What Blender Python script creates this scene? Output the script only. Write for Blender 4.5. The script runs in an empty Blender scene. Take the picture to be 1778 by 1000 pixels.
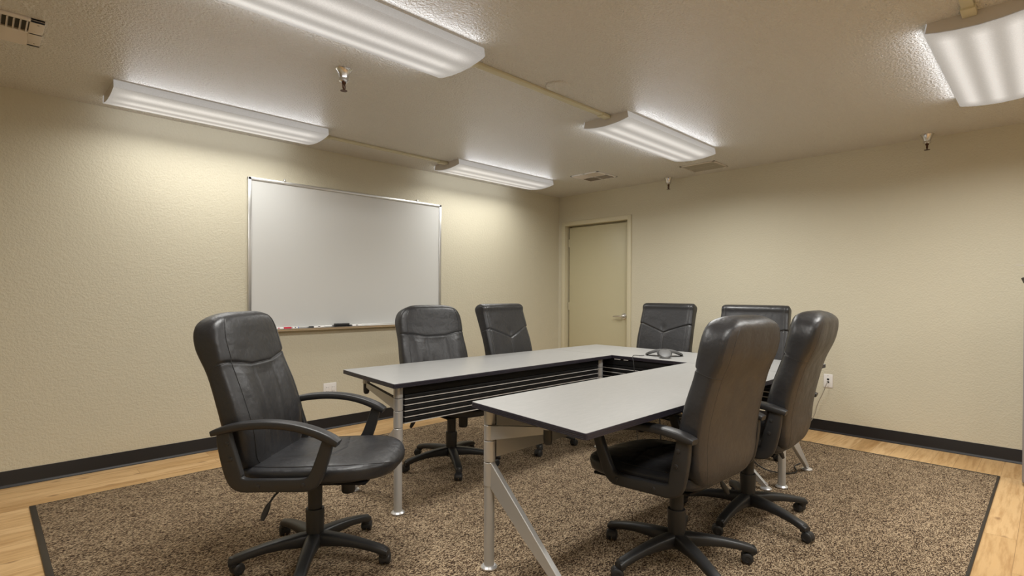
import bpy, bmesh, math, random
from math import sin, cos, pi, radians, sqrt, atan2
from mathutils import Vector, Matrix
random.seed(7)
SC = bpy.context.scene
COL = SC.collection
H = 2.44
XW, YW = 5.303, 4.501          # door wall and whiteboard wall
XB, YB = -1.3, -2.9            # walls behind the camera

# ------------------------------------------------------------------ materials
def mat(name, col=(.5, .5, .5), rough=.5, metal=0.0, spec=.5, coat=0.0):
    m = bpy.data.materials.new(name); m.use_nodes = True
    b = m.node_tree.nodes['Principled BSDF']
    b.inputs['Base Color'].default_value = (*col, 1)
    b.inputs['Roughness'].default_value = rough
    b.inputs['Metallic'].default_value = metal
    b.inputs['Specular IOR Level'].default_value = spec
    b.inputs['Coat Weight'].default_value = coat
    return m
class NT:
    def __init__(s, m): s.t = m.node_tree; s.b = s.t.nodes['Principled BSDF']
    def n(s, typ, **kw):
        nd = s.t.nodes.new(typ)
        for k, v in kw.items():
            if k in nd.inputs.keys(): nd.inputs[k].default_value = v
            else: setattr(nd, k, v)
        return nd
    def l(s, a, b): s.t.links.new(a, b)
    def co(s, scale=(1, 1, 1), out='Object', rot=(0, 0, 0)):
        c = s.n('ShaderNodeTexCoord'); mp = s.n('ShaderNodeMapping')
        mp.inputs['Scale'].default_value = scale; mp.inputs['Rotation'].default_value = rot
        s.l(c.outputs[out], mp.inputs[0]); return mp.outputs[0]
    def noise(s, vec, scale, detail=3, rough=.5):
        n = s.n('ShaderNodeTexNoise'); n.inputs['Scale'].default_value = scale
        n.inputs['Detail'].default_value = detail; n.inputs['Roughness'].default_value = rough
        s.l(vec, n.inputs['Vector']); return n.outputs['Fac']
    def ramp(s, fac, stops):
        r = s.n('ShaderNodeValToRGB'); e = r.color_ramp.elements
        while len(e) < len(stops): e.new(.5)
        for i, (p, c) in enumerate(stops):
            e[i].position = p; e[i].color = (*c, 1) if len(c) == 3 else c
        s.l(fac, r.inputs[0]); return r.outputs['Color']
    def math(s, op, a, b=None):
        m = s.n('ShaderNodeMath', operation=op)
        for i, v in enumerate((a, b)):
            if v is None: continue
            if isinstance(v, (int, float)): m.inputs[i].default_value = v
            else: s.l(v, m.inputs[i])
        return m.outputs[0]
    def bump(s, h, strength=.3, dist=.002):
        b = s.n('ShaderNodeBump'); b.inputs['Strength'].default_value = strength
        b.inputs['Distance'].default_value = dist; s.l(h, b.inputs['Height'])
        s.l(b.outputs[0], s.b.inputs['Normal'])
    def mix(s, fac, a, b, mode='MIX'):
        m = s.n('ShaderNodeMix', data_type='RGBA', blend_type=mode)
        if isinstance(fac, (int, float)): m.inputs[0].default_value = fac
        else: s.l(fac, m.inputs[0])
        for i, v in ((6, a), (7, b)):
            if isinstance(v, tuple): m.inputs[i].default_value = (*v, 1)
            else: s.l(v, m.inputs[i])
        return m.outputs[2]

def plaster(name, col, rough, sc, st, dist):
    m = mat(name, col, rough, spec=.4); t = NT(m)
    v = t.co()
    n1 = t.noise(v, sc, 3, .55); n2 = t.noise(v, sc * .45, 2, .5)
    r = t.ramp(n1, [(.38, (0, 0, 0)), (.62, (1, 1, 1))])
    h = t.math('ADD', r, t.math('MULTIPLY', n2, .6))
    t.bump(h, st, dist)
    return m
M = {}
M['wall'] = plaster('wall_paint', (.60, .560, .435), .55, 85, .42, .0022)
M['ceil'] = plaster('ceiling_paint', (.76, .74, .69), .36, 75, 1.0, .006)
M['door'] = mat('door_paint', (.54, .495, .33), .42)
M['frame_paint'] = mat('frame_paint', (.62, .57, .41), .4)
M['raceway'] = mat('raceway_cream', (.58, .54, .38), .45)
M['base'] = mat('vinyl_base', (.010, .008, .008), .38)
M['white'] = mat('white_plastic', (.78, .76, .74), .35)
M['vent'] = mat('vent_enamel', (.66, .60, .53), .4)
M['vent_dark'] = mat('vent_dark', (.05, .045, .03), .8)
M['vent_mid'] = mat('vent_louver', (.36, .33, .26), .6)
M['housing'] = mat('fixture_enamel', (.62, .59, .56), .4)
M['chrome'] = mat('chrome', (.70, .69, .68), .24, 1)
M['bronze'] = mat('bronze', (.10, .05, .03), .35, .9)
M['board'] = mat('whiteboard_face', (.64, .645, .63), .22, spec=.5)
M['alu'] = mat('brushed_aluminium', (.62, .62, .61), .33, .85)
M['silver'] = mat('silver_paint', (.56, .56, .555), .33, .40)
M['silver_light'] = mat('polished_foot', (.82, .82, .83), .3, .7)
M['black'] = mat('black_plastic', (.022, .022, .023), .42)
M['black_matte'] = mat('black_matte', (.006, .006, .007), .6, spec=.2)
M['panel_black'] = mat('panel_black', (.009, .009, .0095), .5, spec=.3)
M['edge'] = mat('table_edge', (.022, .018, .027), .45)
M['louver_lip'] = mat('louver_lip', (.85, .84, .82), .3, .3)
M['cable'] = mat('dark_cable', (.02, .02, .02), .5)
M['cable_grey'] = mat('grey_cable', (.30, .27, .23), .5)
M['phone'] = mat('phone_plastic', (.085, .085, .085), .5)
M['phone_grille'] = mat('phone_grille', (.03, .03, .03), .6)
M['red'] = mat('red_cap', (.55, .02, .05), .35)
M['blue'] = mat('blue_cap', (.05, .16, .55), .35)
M['cabinet'] = mat('grey_cabinet', (.30, .28, .29), .45)
M['screen_ink'] = mat('dark_slot', (.02, .02, .02), .6)

def laminate():
    m = mat('grey_laminate', (.42, .41, .40), .36, spec=.5); t = NT(m)
    v = t.co((1, 6, 1)); n = t.noise(v, 14, 4, .6)
    c = t.ramp(n, [(.3, (.285, .285, .28)), (.7, (.33, .328, .322))])
    v2 = t.co(); n2 = t.noise(v2, 420, 2, .6)
    t.l(t.mix(.18, c, t.ramp(n2, [(.35, (.24, .24, .23)), (.65, (.42, .42, .41))])), t.b.inputs['Base Color'])
    return m
M['laminate'] = laminate()

def leather(name, col, r):
    m = mat(name, col, r, spec=.5); t = NT(m)
    v = t.co(); n = t.noise(v, 320, 2, .6); w = t.noise(v, 9, 3, .6)
    t.l(t.ramp(w, [(.3, (r - .06,) * 3), (.75, (r + .09,) * 3)]), t.b.inputs['Roughness'])
    h = t.math('ADD', t.math('MULTIPLY', n, .10), t.math('MULTIPLY', w, 1.6))
    t.bump(h, .5, .008)
    return m
M['leather'] = leather('black_leather', (.021, .021, .023), .37)
M['vinyl_back'] = leather('brown_black_vinyl', (.042, .036, .033), .40)
M['welt_highlight'] = mat('seam_welt_highlight', (.085, .083, .082), .28)  # welt grey lightened so its colour carries the seam highlight

M['welt_dark'] = mat('dark_welt', (.028, .027, .028), .30)

def carpet():
    m = mat('brown_carpet', (.2, .15, .1), .95, spec=.1); t = NT(m)
    v = t.co((1.0, 1.7, 1))
    vo = t.n('ShaderNodeTexVoronoi', feature='F1'); vo.inputs['Scale'].default_value = 165; t.l(v, vo.inputs['Vector'])
    cellv = t.n('ShaderNodeSeparateColor'); t.l(vo.outputs['Color'], cellv.inputs[0])
    n = t.noise(v, 75, 3, .7); big = t.noise(v, 9, 4, .65)
    f = t.math('ADD', t.math('MULTIPLY', cellv.outputs[0], .52), t.math('MULTIPLY', n, .36))
    f = t.math('ADD', f, t.math('MULTIPLY', big, .30))
    c = t.ramp(f, [(.30, (.016, .011, .010)), (.46, (.085, .055, .036)), (.59, (.225, .155, .095)), (.80, (.58, .45, .30))])
    t.l(c, t.b.inputs['Base Color'])
    h = t.math('SUBTRACT', 1.0, vo.outputs['Distance'])
    t.bump(h, .8, .006)
    return m
M['carpet'] = carpet()

def planks():
    m = mat('maple_planks', (.7, .5, .28), .38); t = NT(m)
    v = t.co()
    br = t.n('ShaderNodeTexBrick', offset=.37, offset_frequency=2)
    br.inputs['Scale'].default_value = 1; br.inputs['Brick Width'].default_value = 1.21; br.inputs['Row Height'].default_value = .125
    br.inputs['Mortar Size'].default_value = .0011; br.inputs['Mortar Smooth'].default_value = .3
    br.inputs['Color1'].default_value = (0, 0, 0, 1); br.inputs['Color2'].default_value = (1, 1, 1, 1); br.inputs['Mortar'].default_value = (.5, .5, .5, 1)
    t.l(v, br.inputs['Vector'])
    base = t.ramp(br.outputs['Color'], [(0, (.54, .335, .145)), (.5, (.65, .425, .20)), (1, (.73, .50, .26))])
    # grain, offset per plank
    sep = t.n('ShaderNodeSeparateColor'); t.l(br.outputs['Color'], sep.inputs[0])
    comb = t.n('ShaderNodeCombineXYZ'); t.l(t.math('MULTIPLY', sep.outputs[0], 37.0), comb.inputs[2])
    add = t.n('ShaderNodeVectorMath', operation='ADD'); t.l(v, add.inputs[0]); t.l(comb.outputs[0], add.inputs[1])
    mp = t.n('ShaderNodeMapping'); mp.inputs['Scale'].default_value = (1.6, 16, 1); t.l(add.outputs[0], mp.inputs[0])
    g = t.noise(mp.outputs[0], 2.2, 5, .62)
    gc = t.ramp(g, [(.34, (.66, .56, .44)), (.55, (1, 1, 1)), (.8, (1.0, .96, .9))])
    c = t.mix(.8, base, gc, 'MULTIPLY')
    mk = t.n('ShaderNodeMapping'); mk.inputs['Scale'].default_value = (1, 1.9, 1); t.l(add.outputs[0], mk.inputs[0])
    kn = t.n('ShaderNodeTexVoronoi'); kn.inputs['Scale'].default_value = 3.6; t.l(mk.outputs[0], kn.inputs['Vector'])
    kf = t.ramp(kn.outputs['Distance'], [(.02, (.22, .12, .06)), (.13, (1, 1, 1))])
    c = t.mix(.75, c, kf, 'MULTIPLY')
    c = t.mix(br.outputs['Fac'], c, (.30, .17, .07))
    t.l(c, t.b.inputs['Base Color'])
    return m
M['planks'] = planks()

def lens_material():
    m = mat('prismatic_lens', (.22, .22, .22), .35); t = NT(m)
    c = t.n('ShaderNodeTexCoord'); sp = t.n('ShaderNodeSeparateXYZ'); t.l(c.outputs['Object'], sp.inputs[0])
    # four tubes behind the lens: brightest straight below each, fading to the ends
    ay = t.math('ABSOLUTE', sp.outputs[1])
    def gauss(src, c0, w):
        d = t.math('DIVIDE', t.math('SUBTRACT', src, c0), w)
        return t.math('POWER', 2.718, t.math('MULTIPLY', t.math('MULTIPLY', d, d), -1.0))
    g = t.math('ADD', gauss(ay, .0, .034), gauss(ay, .118, .036))
    ax = t.math('ABSOLUTE', sp.outputs[0])
    endf = t.math('MINIMUM', 1.0, t.math('MAXIMUM', 0.0, t.math('MULTIPLY', t.math('SUBTRACT', .65, ax), 9.0)))
    s = t.math('ADD', .30, t.math('MULTIPLY', t.math('MULTIPLY', g, endf), .38))
    # prism cells
    w = t.n('ShaderNodeTexVoronoi'); w.inputs['Scale'].default_value = 190; t.l(c.outputs['Object'], w.inputs['Vector'])
    s = t.math('MULTIPLY', s, t.math('ADD', .90, t.math('MULTIPLY', w.outputs['Distance'], .2)))
    t.b.inputs['Emission Color'].default_value = (1.0, .95, .89, 1)
    t.l(s, t.b.inputs['Emission Strength'])
    t.bump(w.outputs['Distance'], .3, .002)
    return m
M['lens'] = lens_material()

# ------------------------------------------------------------------ geometry helpers
class G:
    """collects shapes, builds ONE mesh object"""
    def __init__(s): s.bm = bmesh.new()
    def box(s, x0, x1, y0, y1, z0, z1, bev=0, seg=2, mi=0, mtx=None):
        r = bmesh.ops.create_cube(s.bm, size=1)
        vs = r['verts']
        for v in vs:
            v.co = Vector(((x0 + x1) / 2 + v.co.x * (x1 - x0), (y0 + y1) / 2 + v.co.y * (y1 - y0), (z0 + z1) / 2 + v.co.z * (z1 - z0)))
        fs = list({f for v in vs for f in v.link_faces})
        for f in fs: f.material_index = mi
        if bev:
            es = list({e for v in vs for e in v.link_edges})
            rr = bmesh.ops.bevel(s.bm, geom=es, offset=bev, segments=seg, affect='EDGES', profile=.5)
            vs = list({v for f in rr['faces'] for v in f.verts} | {v for v in vs if v.is_valid})
            for f in rr['faces']: f.material_index = mi
        if mtx: bmesh.ops.transform(s.bm, matrix=mtx, verts=[v for v in vs if v.is_valid])
        return s
    def rings(s, rings, close=True, cap=True, mi=0, loop=False):
        """loft closed rings of equal count"""
        R = [[s.bm.verts.new(p) for p in r] for r in rings]
        n = len(R[0])
        m = len(R)
        for i in range(m if loop else m - 1):
            a, b = R[i], R[(i + 1) % m]
            for j in range(n):
                f = s.bm.faces.new((a[j], a[(j + 1) % n], b[(j + 1) % n], b[j])); f.material_index = mi
        if cap and not loop:
            for r in (R[0][::-1], R[-1]):
                f = s.bm.faces.new(r); f.material_index = mi
        return s
    def lathe(s, prof, c=(0, 0, 0), n=24, mi=0, mtx=None):
        rg = []
        for r, z in prof:
            rg.append([Vector((r * cos(2 * pi * k / n), r * sin(2 * pi * k / n), z)) for k in range(n)])
        for r in rg:
            for i, p in enumerate(r):
                r[i] = (mtx @ p if mtx else p) + Vector(c)
        return s.rings(rg, mi=mi)
    def tube(s, pts, rad, n=10, mi=0, up=(0, 0, 1), sx=1.0, shape=None, smooth=0):
        """sweep along points; rad may be list; shape = list of (a,b) in side/up units"""
        P = [Vector(p) for p in pts]
        for _ in range(smooth):
            Q = [P[0]]
            for a, b in zip(P, P[1:]): Q += [a * .75 + b * .25, a * .25 + b * .75]
            P = Q + [P[-1]]
        m = len(P)
        def rd(i):
            if not isinstance(rad, (list, tuple)): return rad
            u = i / (m - 1) * (len(rad) - 1); k = min(int(u), len(rad) - 2)
            return rad[k] * (1 - (u - k)) + rad[k + 1] * (u - k)
        sh = shape or [(cos(2 * pi * k / n) * sx, sin(2 * pi * k / n)) for k in range(n)]
        upv = Vector(up); rg = []; side = None
        for i in range(m):
            t = (P[min(i + 1, m - 1)] - P[max(i - 1, 0)]).normalized()
            if side is None:
                side = t.cross(upv)
                if side.length < 1e-4: side = t.cross(Vector((1, 0, 0)))
            side = (side - t * side.dot(t)).normalized()
            u2 = side.cross(t).normalized()
            r = rd(i)
            rg.append([P[i] + side * (a * r) + u2 * (b * r) for a, b in sh])
        return s.rings(rg, mi=mi)
    def build(s, name, mats, parent=None, sharp=35, loc=None):
        bm = s.bm
        bmesh.ops.recalc_face_normals(bm, faces=bm.faces)
        me = bpy.data.meshes.new(name)
        bm.to_mesh(me); bm.free()
        for m_ in (mats if isinstance(mats, (list, tuple)) else [mats]): me.materials.append(m_)
        me.polygons.foreach_set('use_smooth', [True] * len(me.polygons))
        me.set_sharp_from_angle(angle=radians(sharp))
        o = bpy.data.objects.new(name, me); COL.objects.link(o)
        if parent: o.parent = parent
        if loc: o.location = loc
        return o
def superrect(n, a, b, e=4):
    out = []
    for k in range(n):
        t = 2 * pi * k / n
        out.append((a * math.copysign(abs(cos(t)) ** (2 / e), cos(t)), b * math.copysign(abs(sin(t)) ** (2 / e), sin(t))))
    return out
def tag(o, label=None, cat=None, group=None, kind=None):
    if label: o['label'] = label
    if cat: o['category'] = cat
    if group: o['group'] = group
    if kind: o['kind'] = kind
    return o
def empty(name, loc=(0, 0, 0), rz=0):
    o = bpy.data.objects.new(name, None); COL.objects.link(o)
    o.location = loc; o.rotation_euler = (0, 0, rz); o.empty_display_size = .1
    return o
def copy_tree(o, parent=None):
    c = o.copy(); COL.objects.link(c); c.parent = parent
    for ch in list(o.children): copy_tree(ch, c)
    return c

# ------------------------------------------------------------------ the room
def struct(g, name, m, **k): return tag(g.build(name, m, **k), kind='structure')
struct(G().box(XB - .2, XW + .2, YB - .2, YW + .2, -.1, 0), 'floor', M['planks'])
struct(G().box(XB - .2, XW + .2, YB - .2, YW + .2, H, H + .1), 'ceiling', M['ceil'])
struct(G().box(XB - .2, XW, YW, YW + .15, 0, H), 'wall_left', M['wall'])
DY0, DY1, DZ = 3.465, 4.395, 2.065           # door opening
g = G(); g.box(XW, XW + .15, YB - .2, DY0, 0, H); g.box(XW, XW + .15, DY1, YW + .15, 0, H); g.box(XW, XW + .15, DY0, DY1, DZ, H)
struct(g, 'wall_right', M['wall'])
struct(G().box(XB - .15, XB, YB - .2, YW + .15, 0, H), 'wall_back', M['wall'])
struct(G().box(XB, XW, YB - .15, YB, 0, H), 'wall_front', M['wall'])
# cove baseboards
def cove(name, p0, p1, inward):
    a, b, i = Vector(p0), Vector(p1), Vector(inward)
    prof = [(0, 0), (.013, 0), (.0125, .004), (.007, .011), (.004, .02), (.0035, .098), (.002, .102), (0, .102)]
    g = G(); g.rings([[q + i * d + Vector((0, 0, z)) for d, z in prof] for q in (a, b)])
    struct(g, name, M['base'], sharp=60)
cove('baseboard_left', (XB, YW, 0), (XW, YW, 0), (0, -1, 0))
cove('baseboard_right', (XW, YB, 0), (XW, DY0 - .055, 0), (-1, 0, 0))
cove('baseboard_back', (XB, YB, 0), (XB, YW, 0), (1, 0, 0))
cove('baseboard_front', (XB, YB, 0), (XW, YB, 0), (0, 1, 0))

# door with its metal frame
dr = empty('door_1', (XW, (DY0 + DY1) / 2, 0)); tag(dr, kind='structure')
hw = (DY1 - DY0) / 2
g = G(); g.box(.060, .102, -hw + .022, hw - .022, .008, DZ - .022, bev=.002)
lf = g.build('door_leaf', M['door'], dr)
g = G()
for s in (-1, 1):
    a, b = sorted((s * (hw + .048), s * (hw - .003))); g.box(-.014, .15, a, b, 0, DZ + .048, bev=.003)
    a, b = sorted((s * (hw - .003), s * (hw - .018))); g.box(.104, .15, a, b, 0, DZ - .003)
g.box(-.0138, .1499, -hw - .047, hw + .047, DZ - .003, DZ + .048, bev=.003)
g.box(.104, .1498, -hw + .003, hw - .003, DZ - .018, DZ - .003)
g.box(.149, .155, -hw, hw, 0, DZ)
g.build('door_frame', M['frame_paint'], dr)
g = G()
hy = -hw + .085
rot = Matrix.Rotation(radians(90), 4, 'Y')
g.lathe([(.0, .0), (.036, 0), (.036, -.006), (.030, -.012), (.014, -.014), (.012, -.05), (.013, -.058), (0, -.06)], (.060, hy, .945), 24, mtx=rot)
g.tube([(.008, hy - .004, .945), (.006, hy + .03, .946), (.010, hy + .08, .944), (.018, hy + .125, .941)], [.011, .010, .008, .006], 12, smooth=2)
g.build('door_handle', M['chrome'], lf)
g = G(); g.box(.0585, .0605, hy - .0, hy + .001, .944, .945); 
for z in (.25, 1.05, 1.85):
    g.tube([(.055, hw - .020, z - .05), (.055, hw - .020, z + .05)], .006, 10)
g.build('hinge', M['frame_paint'], lf)

# ------------------------------------------------------------------ rug
rug = empty('area_rug', ((.2 + 4.815) / 2, (.25 + 4.0) / 2, 0))
hx, hy_ = (4.815 - .2) / 2, (4.0 - .25) / 2
G().box(-hx + .026, hx - .026, -hy_ + .012, hy_ - .012, .001, .009, bev=.002).build('pile', M['carpet'], rug)
g = G()
g.box(-hx, -hx + .028, -hy_, hy_, .0005, .008, bev=.002); g.box(hx - .028, hx, -hy_, hy_, .0005, .008, bev=.002)
g.box(-hx + .026, hx - .026, -hy_, -hy_ + .014, .0005, .008, bev=.002); g.box(-hx + .026, hx - .026, hy_ - .014, hy_, .0005, .008, bev=.002)
g.build('binding', M['base'], rug)
tag(rug, 'large brown heathered rug with black binding on the light wood floor', 'rug')
RZ = .009

# ------------------------------------------------------------------ ceiling fixtures
LX, LW, LD = 1.32, .192, .073
def fixture():
    r = empty('ceiling_light')
    g = G(); prof = [(-.178, 0), (.178, 0), (.178, -.034), (-.178, -.034)]
    g.rings([[Vector((x, y, z)) for y, z in prof] for x in (-LX / 2 + .012, LX / 2 - .012)])
    g.build('housing', M['housing'], r)
    # wraparound lens: near-vertical sides, shoulders, slightly bowed bottom
    half = [(LW - .008, -.003), (LW - .002, -.036), (LW, -.044), (LW - .006, -.049), (LW - .050, -.058), (.08, -.066), (0, -.070)]
    outl = half + [(-a, b) for a, b in half[-2::-1]]
    inn = [(a * .985, b + .0035) for a, b in outl[::-1]]
    g = G(); g.rings([[Vector((x, y, z)) for y, z in outl + inn] for x in (-LX / 2, LX / 2)])
    g.build('lens', M['lens'], r, sharp=28)
    for s in (-1, 1):
        e = [(a * .975, b + .003) for a, b in outl]
        e[0] = (e[0][0], 0); e[-1] = (e[-1][0], 0)
        x0, x1 = sorted((s * (LX / 2 - .016), s * (LX / 2 - .004)))
        g = G(); g.rings([[Vector((x, y, z)) for y, z in e] for x in (x0, x1)])
        g.build('end_plate', M['housing'], r)
    return r
FIX = [((1.222, 4.065), 'long white ceiling light above and left of the whiteboard'),
       ((3.802, 4.06), 'white ceiling light above the far right end of the whiteboard, beside the corner'),
       ((1.155, 2.225), 'large white ceiling light cut by the top edge of the photo'),
       ((3.77, 2.225), 'white ceiling light mid-room at the right end of the cream raceway'),
       ((3.735, .245), 'white ceiling light in the top right corner of the photo'),
       ((1.155, .245), None), ((1.155, -1.60), None), ((3.735, -1.60), None)]  # unseen fixtures, added so the walls and chair backs are lit more evenly
f0 = fixture()
for i, ((x, y), lab) in enumerate(FIX):
    f = f0 if i == 0 else copy_tree(f0)
    f.location = (x, y, H)
    tag(f, lab or 'white ceiling light added out of view to even the room light', 'ceiling light', 'wraparound ceiling lights')
    la = bpy.data.lights.new('tube_light', 'AREA'); la.shape = 'RECTANGLE'; la.size = 1.2; la.size_y = .34
    la.energy = 12 if y > 4 else (30 if y > -1 else 18); la.color = (1.0, .985, .94); la.spread = radians(165)
    lo = bpy.data.objects.new('tube_light', la); COL.objects.link(lo); lo.location = (x, y, H - .092)
    for s in (-1, 1):
        la = bpy.data.lights.new('side_glow', 'AREA'); la.shape = 'RECTANGLE'; la.size = 1.2; la.size_y = .035
        la.energy = .8; la.color = (.90, .93, 1.0)
        lo = bpy.data.objects.new('side_glow', la); COL.objects.link(lo)
        lo.location = (x, y + s * (LW + .010), H - .034); lo.rotation_euler = (radians(90) * s, 0, 0)
# raceways between fixtures
def raceway(x0, x1, y, label):
    g = G(); g.box(x0, x1, y - .021, y + .021, H - .017, H, bev=.003)
    r = g.build('cable_raceway', M['raceway'])
    for xx in (x0, x1):
        s = 1 if xx == x0 else -1
        g = G(); g.box(min(xx, xx + s * .09), max(xx, xx + s * .09), y - .026, y + .026, H - .024, H - .001, bev=.004)
        g.build('end_fitting', M['raceway'], r)
    tag(r, label, 'raceway', 'cream surface raceways on the ceiling')
raceway(1.815, 3.108, 2.20, 'cream surface raceway joining the two middle ceiling lights, beside the round disc')
raceway(1.882, 3.142, 4.06, 'cream surface raceway above the whiteboard joining the two lights on that side')
raceway(1.815, 3.075, .275, 'cream surface raceway running into the ceiling light in the top right corner')

# sprinklers
def sprinkler():
    r = empty('fire_sprinkler')
    g = G(); g.lathe([(.043, 0), (.044, -.003), (.040, -.006), (.030, -.030), (.024, -.050), (.0235, -.056), (.025, -.060), (.025, -.068), (.018, -.073), (0.001, -.073)], n=28)
    g.build('escutcheon', M['chrome'], r)
    g = G(); g.lathe([(.011, -.072), (.012, -.080), (.008, -.086), (.001, -.086)], n=16)
    for s in (-1, 1):
        g.tube([(s * .008, 0, -.080), (s * .015, 0, -.092), (s * .014, 0, -.104), (s * .003, 0, -.116)], .0028, 8, smooth=2)
    g.tube([(0, 0, -.084), (0, 0, -.112)], .003, 8)
    g.lathe([(.004, -.112), (.005, -.117), (.019, -.119), (.019, -.121), (.001, -.122)], n=20)
    g.build('sprinkler_head', M['bronze'], r)
    return r
s0 = sprinkler()
for i, (x, y, lab) in enumerate([(1.442, 2.788, 'chrome fire sprinkler with dark head on the ceiling left of the round disc'),
                                 (5.20, 2.90, 'small chrome fire sprinkler on the ceiling close to the wall right of the door'),
                                 (5.17, .705, 'chrome fire sprinkler on the ceiling under the top right light')]):
    s = s0 if i == 0 else copy_tree(s0)
    s.location = (x, y, H); s.rotation_euler.z = (0.6, 1.0, .4)[i]
    tag(s, lab, 'sprinkler', 'fire sprinklers')
g = G(); g.lathe([(.001, 0), (.073, 0), (.073, -.004), (.068, -.009), (.055, -.011), (.001, -.011)], n=48)
tag(g.build('cover_disc', M['ceil'], loc=(2.452, 2.095, H)), 'round flat blank cover disc on the ceiling beside the cream raceway', 'ceiling disc')

# vents
def vent_left():
    r = empty('air_register', (.05, 3.455, H)); x0, x1 = -.30, .172; y0, y1 = -.175, .175
    g = G()
    for a in ((x0, x1, y0, y0 + .028), (x0, x1, y1 - .02, y1), (x0, x0 + .03, y0, y1), (x1 - .052, x1, y0, y1), (x0, x1, -.008, .008)):
        g.box(*a, -.010, 0, bev=.002)
    g.build('register_frame', M['vent'], r)
    G().box(x0 + .01, x1 - .02, y0 + .01, y1 - .01, -.0015, -.0002).build('duct_shade', M['vent_dark'], r)  # thin dark sheet painted as the shade inside the duct; ceiling is uncut
    g = G(); x = x1 - .060
    while x > x0 + .03:
        g.box(-.0016, .0016, y0 + .026, -.006, -.0065, .0065, mtx=Matrix.Translation((x, 0, -.009)) @ Matrix.Rotation(radians(25), 4, 'Y')); x -= .0225
    g.build('slat', M['vent'], r)
    g = G(); g.box(x0 + .02, x1 - .05, -.0012, .0012, -.058, .058, mtx=Matrix.Translation((0, .082, -.012)) @ Matrix.Rotation(radians(78), 4, 'X'))
    g.build('damper_blade', M['vent'], r)
    for y in (-.125, .13):
        g = G(); g.lathe([(.001, -.0125), (.004, -.0115), (.0045, -.010), (.001, -.0099)], (x1 - .022, y, 0), 10)
        g.build('screw', M['vent_mid'], r)
    tag(r, 'beige louvered air register at the top left edge of the photo', 'vent', 'ceiling vents')
vent_left()
def vent_four():
    r = empty('air_diffuser', (4.593, 3.425, H)); h = .175
    g = G()
    for a in ((-h, h, -h, -h + .022), (-h, h, h - .022, h), (-h, -h + .022, -h, h), (h - .022, h, -h, h), (-.008, .008, -h, h), (-h, h, -.008, .008)):
        g.box(*a, -.009, 0, bev=.002)
    g.build('diffuser_frame', M['white'], r)
    G().box(-h + .01, h - .01, -h + .01, h - .01, -.0015, -.0002).build('duct_shade', M['vent_dark'], r)  # dark sheet stands for the unlit duct behind the louvers
    k = 0
    for sx in (-1, 1):
        for sy in (-1, 1):
            g = G(); d = (h - .03) / 7
            for i in range(7):
                t = .012 + d * (i + .5)
                tilt = radians(40 if (sx * sy > 0) else -40)
                if sx * sy > 0:
                    g.box(-.07, .07, -.009, .009, -.0008, .0008, mtx=Matrix.Translation((sx * .082, sy * t, -.007)) @ Matrix.Rotation(tilt * sy, 4, 'X'))
                else:
                    g.box(-.009, .009, -.07, .07, -.0008, .0008, mtx=Matrix.Translation((sx * t, sy * .082, -.007)) @ Matrix.Rotation(tilt * sx, 4, 'Y'))
            g.build('louver_bank', M['vent'], r)
    tag(r, 'small white four-way air diffuser on the ceiling near the room corner', 'vent', 'ceiling vents')
vent_four()
def vent_return():
    r = empty('return_grille', (4.97, 2.40, H)); hx, hy = .15, .175
    g = G()
    for a in ((-hx, hx, -hy, -hy + .025), (-hx, hx, hy - .025, hy), (-hx, -hx + .022, -hy, hy), (hx - .022, hx, -hy, hy), (-.008, .008, -hy, hy)):
        g.box(*a, -.007, 0, bev=.002)
    g.build('grille_frame', M['vent'], r)
    G().box(-hx + .01, hx - .01, -hy + .01, hy - .01, -.0015, -.0002).build('duct_shade', M['vent_dark'], r)  # duct shade put in as a dark sheet, no real hole
    for sx in (-1, 1):
        g = G()
        for i in range(9):
            g.box(-.0065, .0065, -hy + .02, hy - .02, -.0007, .0007, mtx=Matrix.Translation((sx * (.016 + i * .0138), 0, -.0055)) @ Matrix.Rotation(radians(38), 4, 'Y'))
        g.build('louver_bank', M['vent_mid'], r)
    tag(r, 'beige two-band return air grille on the ceiling beyond the middle light', 'vent', 'ceiling vents')
vent_return()

# ------------------------------------------------------------------ whiteboard and what lies on its tray
WX0, WX1, WZ0, WZ1 = 1.511, 3.405, .895, 2.115
WY = YW - .002
wb = empty('whiteboard', ((WX0 + WX1) / 2, WY, WZ0))
w2, wh = (WX1 - WX0) / 2, WZ1 - WZ0
G().box(-w2 + .01, w2 - .01, -.012, -.001, .01, wh - .01).build('writing_surface', M['board'], wb)
g = G()
for a in ((-w2, -w2 + .026, 0, wh), (w2 - .026, w2, 0, wh), (-w2, w2, wh - .024, wh), (-w2, w2, 0, .022)):
    g.box(a[0], a[1], -.020, -.0005, a[2], a[3], bev=.003)
g.build('board_frame', M['alu'], wb)
g = G(); tr = [(-.016, .0), (-.016, .004), (-.058, .002), (-.070, .010), (-.073, .009), (-.064, -.008), (-.060, -.011), (-.016, -.012)]
g.rings([[Vector((x, y, z)) for y, z in tr] for x in (-w2 + .10, w2 - .03)])
g.build('marker_tray', M['alu'], wb)
for x in (1.798, 3.109):
    g = G(); xx = x - (WX0 + WX1) / 2
    g.box(xx - .008, xx + .008, -.022, 0, wh - .004, wh + .012, bev=.002); g.lathe([(.001, wh + .010), (.007, wh + .014), (.007, wh + .020), (.001, wh + .023)], (xx, -.012, 0), 12)
    g.build('mounting_clip', M['alu'], wb)
tag(wb, 'large whiteboard with silver frame on the left wall', 'whiteboard')
TZ = WZ0 + .0035
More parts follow.
